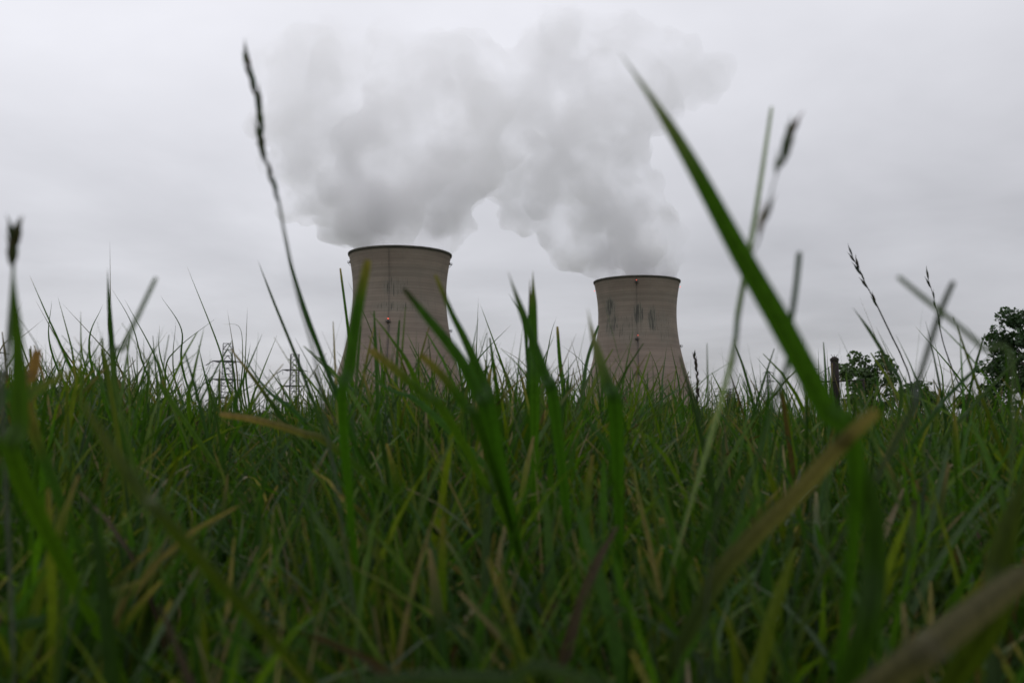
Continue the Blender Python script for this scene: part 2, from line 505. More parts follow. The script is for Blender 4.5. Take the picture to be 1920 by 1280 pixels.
# ------------------------------------------------------------------ pylons and wires
def box_pylon(cx, top_y, D, hw, arms, arm_px, label):
    c = G(cx, top_y, D); s = D / F
    root = empty('lattice_pylon', (c.x, D, 0), R(18))
    tag(root, label, 'pylon', 'square topped lattice pylons left of the towers')
    H = c.z; w0 = hw * s; w1 = w0 * 1.22
    mb = MB(); nseg = 13
    lv = [H * i / nseg for i in range(nseg + 1)]
    W = lambda z: w1 + (w0 - w1) * (z / H)
    cor = lambda i, z: Vector(((1, 1, -1, -1)[i] * W(z), (1, -1, -1, 1)[i] * W(z), z))
    for i in range(4):
        mb.tube([cor(i, 0), cor(i, H)], .26, 4)
        for k in range(nseg):
            a, b_, c_, d_ = cor(i, lv[k]), cor((i + 1) % 4, lv[k]), cor(i, lv[k + 1]), cor((i + 1) % 4, lv[k + 1])
            mid = (c_ + d_) / 2
            mb.tube([a, mid], .14, 4); mb.tube([b_, mid], .14, 4)
            mb.tube([c_, d_], .13, 4)
            mb.tube([(a + c_) / 2, (a + mid) / 2], .09, 4, False); mb.tube([(b_ + d_) / 2, (b_ + mid) / 2], .09, 4, False); mb.tube([(a + c_) / 2, mid], .08, 4, False)
    mb.build('lattice_frame', M_STEEL, root)
    ends = []
    for ay in arms:
        z = G(cx, ay, D).z; q = arm_px * s; q2 = q * .62
        mb = MB()
        for sy in (-1, 1):
            mb.tube([(-q, 0, z), (-W(z), sy * W(z), z), (W(z), sy * W(z), z), (q2, 0, z)], .24, 4)
            mb.tube([(-q, 0, z), (-W(z), sy * W(z), z - .55), (W(z), sy * W(z), z - .55), (q2, 0, z)], .13, 4)
        mb.box((0, 0, z), (2.1 * W(z), 2.1 * W(z), .5))
        am = mb.build('crossarm', M_DARKST, root)
        for sx in (-1, .62):
            for (ex, ey, ez, rr) in ((-3.6, -1.0, -2.6, .30), (3.4, 1.4, -.8, .28), (0, 0, -3.4, .13)):
                MB().tube([(sx * q, 0, z), (sx * q + ex * (1 if sx < 0 or ex else 1), ey, z + ez)], rr, 5).build('insulator', M_INS, root)
            ends.append((Vector((c.x, D, 0)) + Matrix.Rotation(R(18), 3, 'Z') @ Vector((sx * q + 3.4, 1.4, z - .8)),
                         Vector((c.x, D, 0)) + Matrix.Rotation(R(18), 3, 'Z') @ Vector((sx * q - 3.6, -1.0, z - 2.6))))
    return ends


e1 = box_pylon(427.5, 644, 532, 8.6, (676.8, 710.6, 744.5), 26, 'tallest square lattice pylon in full view, left of the other, with dark crossarms')
e2 = box_pylon(553, 664, 615, 7.4, (693, 723, 754), 21.5, 'shorter square lattice pylon, nearest to the left cooling tower')
e3 = box_pylon(-16, 622, 475, 9.4, (660, 698, 736), 29, 'lattice pylon cut by the left frame edge, only its crossarm tips showing')


def far_pylon(cx, top_y, D, arms, label):
    c = G(cx, top_y, D); s = D / F
    root = empty('lattice_pylon', (c.x, D, 0), R(10)); tag(root, label, 'pylon', 'small far off pylons')
    H = c.z; mb = MB(); ns = 9; W = lambda z: (9.5 * (1 - z / H) ** 1.4 + 1.7) * s
    lv = [H * (1 - (1 - i / ns) ** 1.25) for i in range(ns + 1)]
    cor = lambda i, z: Vector(((1, 1, -1, -1)[i] * W(z), (1, -1, -1, 1)[i] * W(z), z))
    for i in range(4):
        mb.tube([cor(i, z) for z in lv], .2, 4)
        for k in range(ns):
            mb.tube([cor(i, lv[k]), cor((i + 1) % 4, lv[k + 1])], .13, 4); mb.tube([cor((i + 1) % 4, lv[k]), cor(i, lv[k + 1])], .13, 4)
    mb.build('lattice_frame', M_STEEL, root)
    for ay, q in arms:
        z = G(cx, ay, D).z; q *= s; a = MB()
        for sy in (-1, 1): a.tube([(-q, 0, z), (-W(z), sy * W(z), z + .8), (W(z), sy * W(z), z + .8), (q, 0, z)], .2, 4)
        a.tube([(-q, 0, z), (q, 0, z)], .26, 4)
        a.build('crossarm', M_DARKST, root)
        for sx in (-1, 1): MB().tube([(sx * q, 0, z), (sx * q, 0, z - 3.2)], .2, 5).build('insulator', M_INS, root)


far_pylon(1440.5, 695, 900, ((698.5, 10.5), (715, 17.5), (739, 17.5)), 'small far pylon with three crossarms, right of the right cooling tower')
far_pylon(604, 722, 1400, ((731, 8), (742, 10)), 'tiny faint pylon far off just left of the left cooling tower')


def wire(a, b, sag, label, group, r=.075):
    pts = [a.lerp(b, t / 16) - Vector((0, 0, sag * 4 * (t / 16) * (1 - t / 16))) for t in range(17)]
    tag(MB().tube(pts, r, 4).build('power_line', M_WIRE, None, True), label, 'power line', group)


for i in range(6):
    wire(e1[i][0], e2[i][1], 6, 'thin overhead wire spanning between the two square lattice pylons', 'overhead wires between pylons')
    wire(e3[i][0], e1[i][1], 6, 'thin overhead wire running from the left frame edge to the first full pylon', 'overhead wires at the left edge')
    q = e2[i][0]
    wire(q, Vector((q.x + 150, q.y + 260, q.z - 3)), 9, 'thin overhead wire running from the second pylon behind the left cooling tower', 'overhead wires passing behind the tower')
for k, (y0, y1) in enumerate(((708, 703), (735, 729), (741, 738), (752, 752))):
    a = G(1250, y0 + 2, 900); b = G(1425 + (k == 3) * 30, y1 + (5 if k else 12), 900)
    wire(a, b, 2.5, 'faint wire strung between the right cooling tower and the small far pylon', 'faint wires right of the right tower', .07)

# ------------------------------------------------------------------ far plant buildings
c = G(185, 735, 520); s = 520 / F
root = empty('round_building', (c.x, 520, 0)); tag(root, 'low round grey brown plant building with stepped top behind the grass at left', 'building')
h = c.z
MB().lathe([(0, h), (82 * s, h), (82 * s, h - 1.0), (78 * s, h - 1.2), (78 * s, 0)], 72, ).build('wall', M_SHED, root)
MB().lathe([(0, h + 7.2), (24 * s, h + 7.1), (26 * s, h + 5.8), (44 * s, h + 5.6), (50 * s, h + 2.6), (66 * s, h + 2.2), (68 * s, h + .1)], 48).build('roof', M_SHED, root)
mb = MB()
for k in range(60):
    a = 2 * math.pi * k / 60; mb.box((79 * s * math.cos(a), 79 * s * math.sin(a), h / 2 - .6), (.8, .5, h - 1.4), a)
mb.build('wall_ribs', M_RIM, root)
c = G(634, 722, 560); s = 560 / F; r = 17.5 * s
root = empty('storage_tank', (c.x, 560, 0)); tag(root, 'white domed tank at the foot of the left cooling tower', 'tank')
MB().lathe([(r * math.cos(a), c.z - r + r * math.sin(a)) for a in np.linspace(0, math.pi / 2 - .02, 14)], 48).build('dome', M_WHITE, root, True)
MB().lathe([(r, c.z - r), (r + .3, c.z - r - .05), (r + .3, c.z - r - .9), (r, c.z - r - 1.0), (r, 0)], 48).build('tank_wall', simple('grey tank wall', (.3, .3, .3)), root, True)


# ------------------------------------------------------------------ trees and bushes
def leaf_cloud(centres, n, size, seed, kind='maple', squash=.75):
    """leaves on sprays; centres: (Vector, radius). Returns numpy-like mesh builder"""
    rnd = random.Random(seed); mb = MB()
    lob = [(0, -.5), (.18, -.28), (.5, -.34), (.34, -.05), (.56, .2), (.24, .18), (0, .62), (-.24, .18), (-.56, .2), (-.34, -.05), (-.5, -.34), (-.18, -.28)]
    lan = [(0, -.6), (.16, -.2), (.17, .15), (0, .7), (-.17, .15), (-.16, -.2)]
    shape = lob if kind == 'maple' else lan
    tot = sum(r ** 2 for _, r in centres)
    for (c, r) in centres:
        k = max(6, int(n * r * r / tot))
        for _ in range(k):
            while True:
                v = Vector((rnd.uniform(-1, 1), rnd.uniform(-1, 1), rnd.uniform(-1, 1)))
                if v.length < 1: break
            v = v.normalized() * (v.length ** .55)
            p = c + Vector((v.x * r, v.y * r, v.z * r * squash))
            nrm = (Vector((v.x * .6, v.y * .6, .55)) + Vector((rnd.gauss(0, .6), rnd.gauss(0, .6), rnd.gauss(0, .5)))).normalized()
            u = nrm.orthogonal().normalized(); u.rotate(Matrix.Rotation(rnd.uniform(0, 6.28), 3, nrm)); q = nrm.cross(u)
            sc = size * rnd.uniform(.6, 1.25); bend = rnd.uniform(-.25, .1)
            mb.poly([p + (u * a + q * b_) * sc + nrm * (abs(a) * bend * sc) for a, b_ in shape])
    return mb


def tree(name, base, H, crown_c, rx, rz, nclump, clump_r, nleaf, leaf, lm, label, cat, seed, group=None, trunk_r=.09, kind='maple', ry=None, extra=()):
    rnd = random.Random(seed); root = empty(name, base); tag(root, label, cat, group)
    mb = MB(); cl = []
    cc_ = Vector(crown_c) - Vector(base); ry = ry or rx
    mb.tube([(0, 0, -.02), (.03, .02, cc_.z * .3), (cc_.x * .3, 0, cc_.z * .6), (cc_.x * .6, 0, cc_.z)], [trunk_r, trunk_r * .8, trunk_r * .6, trunk_r * .3], 7)
    for i in range(nclump):
        while True:
            v = Vector((rnd.uniform(-1, 1), rnd.uniform(-1, 1), rnd.uniform(-.9, 1)))
            if .25 < v.length < 1: break
        v *= (.62 + .38 * rnd.random()) / max(v.length, .55) * v.length ** .4 * .95
        p = cc_ + Vector((v.x * rx, v.y * ry, v.z * rz))
        if p.z < .15: p.z = .15 + rnd.random() * .3
        cl.append((p, clump_r * rnd.uniform(.55, 1.25)))
        st = Vector((cc_.x * .4, 0, cc_.z * rnd.uniform(.25, .8))); md = st.lerp(p, .55) + Vector((0, 0, rnd.uniform(-.05, .12) * rz))
        mb.tube([st, md, p], [trunk_r * .35, trunk_r * .2, trunk_r * .07], 5)
        for _ in range(3):
            e = p + Vector((rnd.uniform(-1, 1), rnd.uniform(-1, 1), rnd.uniform(-.3, 1))) * clump_r * .9
            mb.tube([md.lerp(p, .7), e], [trunk_r * .09, trunk_r * .03], 4, False)
            cl.append((e, clump_r * .35))
    for p, r_ in extra: cl.append((Vector(p) - Vector(base), r_))
    mb.build('trunk', M_BARK, root, True)
    leaf_cloud(cl, nleaf, leaf, seed + 1, kind).build('crown', lm, root)
    return root


LM_DARK = leaf_mat('maple leaves', (.028, .058, .019)); LM_MID = leaf_mat('shrub leaves', (.048, .085, .026)); LM_LT = leaf_mat('sapling leaves', (.04, .085, .03))
g = lambda px, py, D: G(px, py, D)
# big maple cut by the right edge
D = 32; c = g(1975, 672, D)
tree('maple_tree', (c.x, D, 0), 5, c, 3.1, 2.45, 92, .40, 17000, .12, LM_DARK, 'large dark leafy maple cut by the right frame edge', 'tree', 3, trunk_r=.16, ry=2.4,
     extra=[(g(1845, 760, D), .5), (g(1862, 780, D), .5), (g(1900, 775, D), .6), (g(1905, 605, D), .3), (g(1870, 618, D), .26)])
D = 28; c = g(1636, 724, D)
tree('leafy_shrub', (c.x, D, 0), 2.4, c, 1.08, 1.12, 52, .20, 5600, .085, LM_MID, 'round leafy shrub just right of the dark fence post', 'shrub', 9, trunk_r=.05, extra=[(g(1603, 668, D), .24), (g(1648, 664, D), .14), (g(1590, 700, D), .25), (g(1672, 690, D), .2)])
D = 30; c = g(1722, 752, D)
tree('leafy_shrub', (c.x, D, 0), 1.6, c, .70, .66, 32, .22, 3600, .085, LM_MID, 'lower leafy shrub between the round shrub and the maple', 'shrub', 14, trunk_r=.04)
D = 26; c = g(1835, 772, D)
tree('leafy_shrub', (c.x, D, 0), 1.2, c, .7, .45, 22, .2, 2200, .09, LM_DARK, 'low dark shrub under the left side of the maple', 'shrub', 17, trunk_r=.04)
# hedge at the foot of the right tower
for i, (px, py, rx, hz_, D, lb) in enumerate(((1272, 772, 3.2, 1.6, 140, 'dark low bush in front of the right cooling tower base'), (1312, 776, 2.4, 1.3, 150, 'small dark bush at the right foot of the right cooling tower'),
        (1225, 778, 2.6, 1.2, 150, 'low bush hidden among grass below the right cooling tower'), (1440, 780, 3.6, 1.3, 160, 'far low bush beneath the small far pylon'), (660, 782, 3, 1.2, 160, 'far low bush at the foot of the left cooling tower'),
        (480, 784, 4, 1.2, 170, 'far low bush between the two lattice pylons'), (300, 782, 5, 1.6, 170, 'far low bush right of the round plant building'))):
    c = g(px, py, D); c.z = max(c.z, .9)
    tree('low_bush', (c.x, D, 0), 2, c, rx, hz_, 18, .8, 1500, .42, LM_DARK, lb, 'bush', 30 + i, trunk_r=.12, group='far low bushes', kind='lance')


def sapling(px, top_y, D, nst, hw, label, seed, leaf=.10):
    rnd = random.Random(seed); b0 = g(px, 792, D); root = empty('sapling', (b0.x, D, 0)); tag(root, label, 'sapling', 'young saplings above the grass')
    H = g(px, top_y, D).z; st = MB(); lf = MB()
    for i in range(nst):
        x = rnd.uniform(-hw, hw); hh = H * (1 - .35 * abs(x) / hw * rnd.random())
        tp = Vector((x, rnd.uniform(-.1, .1), hh))
        st.tube([(x * .3, 0, 0), (x * .7, 0, hh * .5), tp], [.012, .009, .004], 5)
        for k in range(10):
            t_ = .45 + .55 * k / 9; o = Vector((x * .3, 0, 0)).lerp(tp, t_)
            for j in range(3):
                a = rnd.uniform(0, 6.28); d = Vector((math.cos(a), math.sin(a), rnd.uniform(-.25, .35))); L_ = leaf * rnd.uniform(.8, 1.6) * (1.3 - .5 * t_)
                sd_ = d.cross(Vector((0, 0, 1))).normalized() * L_ * .17
                lf.poly([o, o + d * L_ * .4 + sd_, o + d * L_ + Vector((0, 0, -.02)), o + d * L_ * .4 - sd_])
    st.build('stem', M_BARK, root, True); lf.build('leaves', LM_LT, root)


sapling(1362, 728, 14, 7, .16, 'young sapling with whorled leaves right of the right cooling tower', 5, .13)
sapling(1385, 742, 13, 4, .10, 'shorter second sapling beside the whorled one, right of the right tower', 9, .12)
sapling(566, 738, 22, 7, .25, 'young sapling standing before the second lattice pylon', 6, .10)

# ------------------------------------------------------------------ fence
D = 15; s = D / F
c = g(1565.5, 672, D)
root = empty('fence', (c.x, D, 0), R(6)); tag(root, 'dark rusty pipe fence with one stout capped post before the shrub', 'fence')
pw = 7.2 * s; lean = .035
post = MB().tube([(lean * 0, 0, -.03), (0, 0, c.z * .6), (-.01, 0, c.z - .02)], [pw, pw, pw], 10).build('post', M_RUST, root, True)
MB().lathe([(0, c.z + .035), (pw * .5, c.z + .028), (pw * 1.12, c.z - .005), (pw * 1.12, c.z - .04), (pw, c.z - .045)], 12, (-.01, 0, 0)).build('post_cap', M_RUST, post)
for q in (-1, 0, 1): MB().tube([(-.01 + q * .02, 0, c.z + .02), (-.01 + q * .055, 0, c.z + .065)], .004, 4).build('barb', M_RUST, post)
rz_ = g(1565, 715, D).z
MB().tube([(-.42, 0, rz_ - .01), (0, -.05, rz_), (.47, 0, rz_ + .025)], .014, 6).build('rail', M_RUST, root, True)
MB().tube([(.47, 0, 0), (.47, 0, rz_ + .05)], .016, 6).build('stake', M_RUST, root, True)
MB().tube([(-.42, 0, 0), (-.40, 0, g(0, 690, D).z)], .009, 6).build('stake', M_RUST, root, True)
MB().tube([(-.5, 0, g(0, 692, D).z), (-.3, 0, g(0, 692, D).z)], .008, 6).build('crossbar', M_RUST, root, True)
for (x0, y0, x1, y1) in ((-.05, 684, -.42, 712), (-.40, 698, -.02, 724), (-.22, 700, .0, 770), (-.05, 726, -.3, 770)):
    MB().tube([(x0, -.03, g(0, y0, D).z), (x1, 0, g(0, y1, D).z)], .005, 4).build('brace_wire', M_RUST, root)

# ------------------------------------------------------------------ grass
PAL = np.array([(.048, .112, .009), (.036, .092, .010), (.072, .128, .011), (.038, .092, .020), (.066, .110, .048), (.095, .130, .014), (.031, .074, .010)])  # the cool bluish greens have sky reflection painted into the blade colour
TAN = np.array([.25, .19, .10]); STRAW = np.array([.30, .25, .15]); BROWN = np.array([.11, .080, .040])


def blade_field(x, y, h, wd, seg, across, lean, curv, seed, dead=.1, cut=.45):
    """vectorised blades. returns verts, quads, colours"""
    r = np.random.default_rng(seed); n = len(x)
    phi = r.uniform(0, 2 * np.pi, n); face = phi + np.pi / 2 + r.normal(0, .9, n)
    th = np.abs(r.normal(0, lean, n)); ka = np.abs(r.normal(0, curv, n))
    T = seg + 1; t = np.linspace(0, 1, T)
    ang = th[:, None] + ka[:, None] * t[None, :] ** 1.6
    ang = np.minimum(ang, 2.3)
    dl = h[:, None] / seg
    cx = np.concatenate([np.zeros((n, 1)), np.cumsum(np.sin(ang[:, :-1]) * dl, 1)], 1)
    cz = np.concatenate([np.zeros((n, 1)), np.cumsum(np.cos(ang[:, :-1]) * dl, 1)], 1)
    side = r.normal(0, .06, n)[:, None] * h[:, None] * t[None, :] ** 2
    px = x[:, None] + cx * np.cos(phi)[:, None] - side * np.sin(phi)[:, None]
    py = y[:, None] + cx * np.sin(phi)[:, None] + side * np.cos(phi)[:, None]
    pz = np.maximum(cz, .002)
    iscut = r.random(n) < cut
    prof = np.where(iscut[:, None], (.62 + .38 * np.sin(np.pi * np.clip(t * .9 + .12, 0, 1)))[None, :] * np.where(t > .97, .45, 1)[None, :],
                    (np.clip(1 - t ** 2.2, .0, 1) * (.7 + .6 * t - .3 * t * t))[None, :])
    hw = wd[:, None] * .5 * np.maximum(prof, .04)
    wx, wy = np.cos(face)[:, None], np.sin(face)[:, None]
    tw = r.normal(0, .8, n)[:, None] * t[None, :]
    wx2 = wx * np.cos(tw) - wy * np.sin(tw); wy2 = wx * np.sin(tw) + wy * np.cos(tw)
    if across == 2:
        offs = (-1, 0, 1); dip = (0, -.35, 0)
    else:
        offs = (-1, 1); dip = (0, 0)
    A = len(offs); V = np.empty((n, T, A, 3), np.float32)
    # fold direction: normal of blade = cross(tangent, width) ~ use horizontal perpendicular
    for k, (o_, d_) in enumerate(zip(offs, dip)):
        V[:, :, k, 0] = px + wx2 * hw * o_ - wy2 * hw * d_; V[:, :, k, 1] = py + wy2 * hw * o_ + wx2 * hw * d_; V[:, :, k, 2] = pz
    base = (np.arange(n)[:, None, None] * T * A + np.arange(seg)[None, :, None] * A + np.arange(A - 1)[None, None, :])
    Q = np.stack([base, base + 1, base + 1 + A, base + A], -1).reshape(-1, 4)
    ci = r.integers(0, len(PAL), n); col = PAL[ci] * r.uniform(.42, 1.12, (n, 1))
    isd = r.random(n) < dead
    col[isd] = np.where(r.random((isd.sum(), 1)) < .6, STRAW, BROWN) * r.uniform(.35, .8, (isd.sum(), 1))
    C = np.repeat(col[:, None, :], T, 1)
    pale = np.clip(1 - t * 3.5, 0, 1)[None, :, None] * .45
    C = C * (1 - pale) + np.array([.07, .11, .018]) * pale
    tipm = (iscut & (r.random(n) < .28))[:, None, None] * np.clip((t - (1 - 1.3 / seg)) * seg, 0, 1)[None, :, None]
    C = C * (1 - tipm) + TAN * tipm * r.uniform(.35, .9, (n, 1, 1))
    C = np.repeat(C[:, :, None, :], A, 2)
    return V.reshape(-1, 3), Q, C.reshape(-1, 3)


parts = []


def add_field(*a, **k): parts.append(blade_field(*a, **k))


def hscale(x, y):
    """how tall the turf grows: taller tufts left and centre, shorter on the right"""
    az = np.arctan2(x, np.maximum(y, .01))
    base = 1.0 + .30 * np.exp(-((az + .46) / .11) ** 2) - .12 * np.exp(-((az + .27) / .06) ** 2) + .24 * np.exp(-((az + .09) / .08) ** 2) + .22 * np.exp(-((az - .04) / .05) ** 2) - .10 * np.clip(az * 2.5, 0, 1)
    nz = np.array([noise.noise(Vector((a * 3.1, b_ * 3.1, 4.2))) for a, b_ in zip(x, y)])
    return base * (1 + .55 * nz)


def in_view_near(x, y, d=.30, m=.05):
    return (y > -.02) & (y < d) & (np.abs(x) < .62 * np.maximum(y, 0) + m)


# A: round the lens
n = 175000
x = rng.uniform(-1.5, 1.5, n); y = rng.uniform(-.35, 1.5, n)
cl = np.array([noise.noise(Vector((a * 9, b_ * 9, 1))) for a, b_ in zip(x, y)])
k = (~in_view_near(x, y, .19)) & (x * x + y * y > .08 ** 2) & (rng.random(n) < .70 + .9 * cl); x, y = x[k], y[k]
h = rng.gamma(9, .0118, len(x)) * hscale(x, y)
rr = np.hypot(x, y); h = np.where((rr < .6) & (y > 0), np.minimum(h, .05 + .048 * rng.random(len(x)) + .11 * np.clip((rr - .2) / .4, 0, 1) * rng.random(len(x))), h)
h = np.clip(h, .02, .19)
add_field(x, y, h, rng.uniform(.0014, .0042, len(x)), 8, 2, .42, 1.0, 21, dead=.04)
# thatch and dead straw low down
n = 60000; x = rng.uniform(-1.3, 1.3, n); y = rng.uniform(.1, 1.6, n); k = ~in_view_near(x, y, .17); x, y = x[k], y[k]
add_field(x, y, rng.uniform(.03, .085, len(x)), rng.uniform(.001, .003, len(x)), 4, 1, .95, .6, 22, dead=.2)


def sector(n, r0, r1, a):
    rr = np.sqrt(rng.uniform(r0 * r0, r1 * r1, n)); an = rng.uniform(-a, a, n)
    return rr * np.sin(an), rr * np.cos(an)


x, y = sector(110000, 1.45, 4, R(43)); h = np.clip(rng.gamma(12, .0088, len(x)) * hscale(x, y), .03, .21)
add_field(x, y, h, rng.uniform(.0018, .0042, len(x)), 6, 1, .26, .6, 23, dead=.05)
x, y = sector(60000, 4, 13, R(38)); h = np.clip(rng.gamma(18, .0060, len(x)), .04, .20)
add_field(x, y, h, rng.uniform(.003, .007, len(x)), 4, 1, .25, .5, 24, dead=.07)
x, y = sector(60000, 13, 75, R(36)); h = np.clip(rng.gamma(26, .0043, len(x)), .05, .20)
add_field(x, y, h, rng.uniform(.010, .026, len(x)), 3, 1, .25, .5, 25, dead=.08)
# thin seedy stalks that stand out of the turf
n = 1500; x, y = sector(n, .7, 5, R(34)); h = rng.uniform(.13, .22, n)
add_field(x, y, h, rng.uniform(.0007, .0014, n), 7, 1, .22, .35, 26, dead=.3, cut=0)


def catmull(pts, ws, k=7):
    P_ = [2 * pts[0] - pts[1]] + pts + [2 * pts[-1] - pts[-2]]; W_ = [ws[0]] + ws + [ws[-1]]
    o = []; ow = []
    for i in range(1, len(P_) - 2):
        for j in range(k):
            t = j / k; a, b_, c_, d_ = P_[i - 1:i + 3]
            o.append(.5 * ((2 * b_) + (c_ - a) * t + (2 * a - 5 * b_ + 4 * c_ - d_) * t * t + (3 * b_ - a - 3 * c_ + d_) * t ** 3))
            ow.append(W_[i] + (W_[i + 1] - W_[i]) * t)
    o.append(P_[-2]); ow.append(W_[-2])
    return o, ow


def blade_strip(pix, depth, col, tipcol=None, blunt=False, seed=0, dd=0.0, taper=.3, tiplen=.08):
    """pix: [(px, py, width px), ...] from tip to root; the root is carried on down to the soil"""
    rnd = random.Random(seed)
    pts = []; ws = []
    L_ = len(pix)
    for i, (a, b_, w_) in enumerate(pix):
        d = depth + dd * i / max(1, L_ - 1)
        pts.append(P(a, b_, d)); ws.append(w_ * d / F)
    e = pts[-1]; t = (pts[-1] - pts[-2]).normalized()
    if e.z > .01:
        drop = e.z; hx = t.x / max(.3, -t.z) * drop * .45
        pts.append(Vector((e.x + hx * .6, e.y + .55 * drop, e.z * .45))); ws.append(ws[-1] * .5)
        pts.append(Vector((e.x + hx * .85, e.y + .95 * drop, -.004))); ws.append(ws[-1] * .5)
    pts, ws = catmull(pts, ws)
    V = []; C = []; n_ = len(pts)
    cum = [0]
    for i in range(1, n_): cum.append(cum[-1] + (pts[i] - pts[i - 1]).length)
    tw0 = rnd.uniform(-.5, .5); c0 = np.array(col)
    for i, (p, w_) in enumerate(zip(pts, ws)):
        tg = (pts[min(i + 1, n_ - 1)] - pts[max(0, i - 1)]).normalized()
        vw = (p - Vector((0, 0, CZ))).normalized()
        sd_ = tg.cross(vw).normalized(); sd_.rotate(Matrix.Rotation(tw0 + .5 * cum[i] / cum[-1], 3, tg))
        nr = sd_.cross(tg)
        s = cum[i] / cum[-1]
        f = 1.0
        if not blunt: f = min(1, (cum[i] / (cum[-1] * taper)) ** .7 + .02)
        elif i == 0: f = .75
        hw = w_ * .5 * f * 1.06
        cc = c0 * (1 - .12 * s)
        if tipcol is not None:
            q = max(0, 1 - s / tiplen); cc = cc * (1 - q) + np.array(tipcol) * q
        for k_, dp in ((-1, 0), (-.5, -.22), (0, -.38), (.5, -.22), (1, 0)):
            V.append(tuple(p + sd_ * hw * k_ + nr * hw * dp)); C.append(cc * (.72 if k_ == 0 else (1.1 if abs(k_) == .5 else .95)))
    Q = [(i * 5 + j, i * 5 + j + 1, i * 5 + j + 6, i * 5 + j + 5) for i in range(n_ - 1) for j in range(4)]
    return np.array(V), np.array(Q), np.array(C)


GREENS = [(.040, .098, .010), (.030, .080, .012), (.052, .105, .012), (.036, .085, .030), (.050, .095, .045), (.026, .068, .012)]  # bluer greens among these carry the sky's glint in their colour
PALE = (.075, .115, .075)
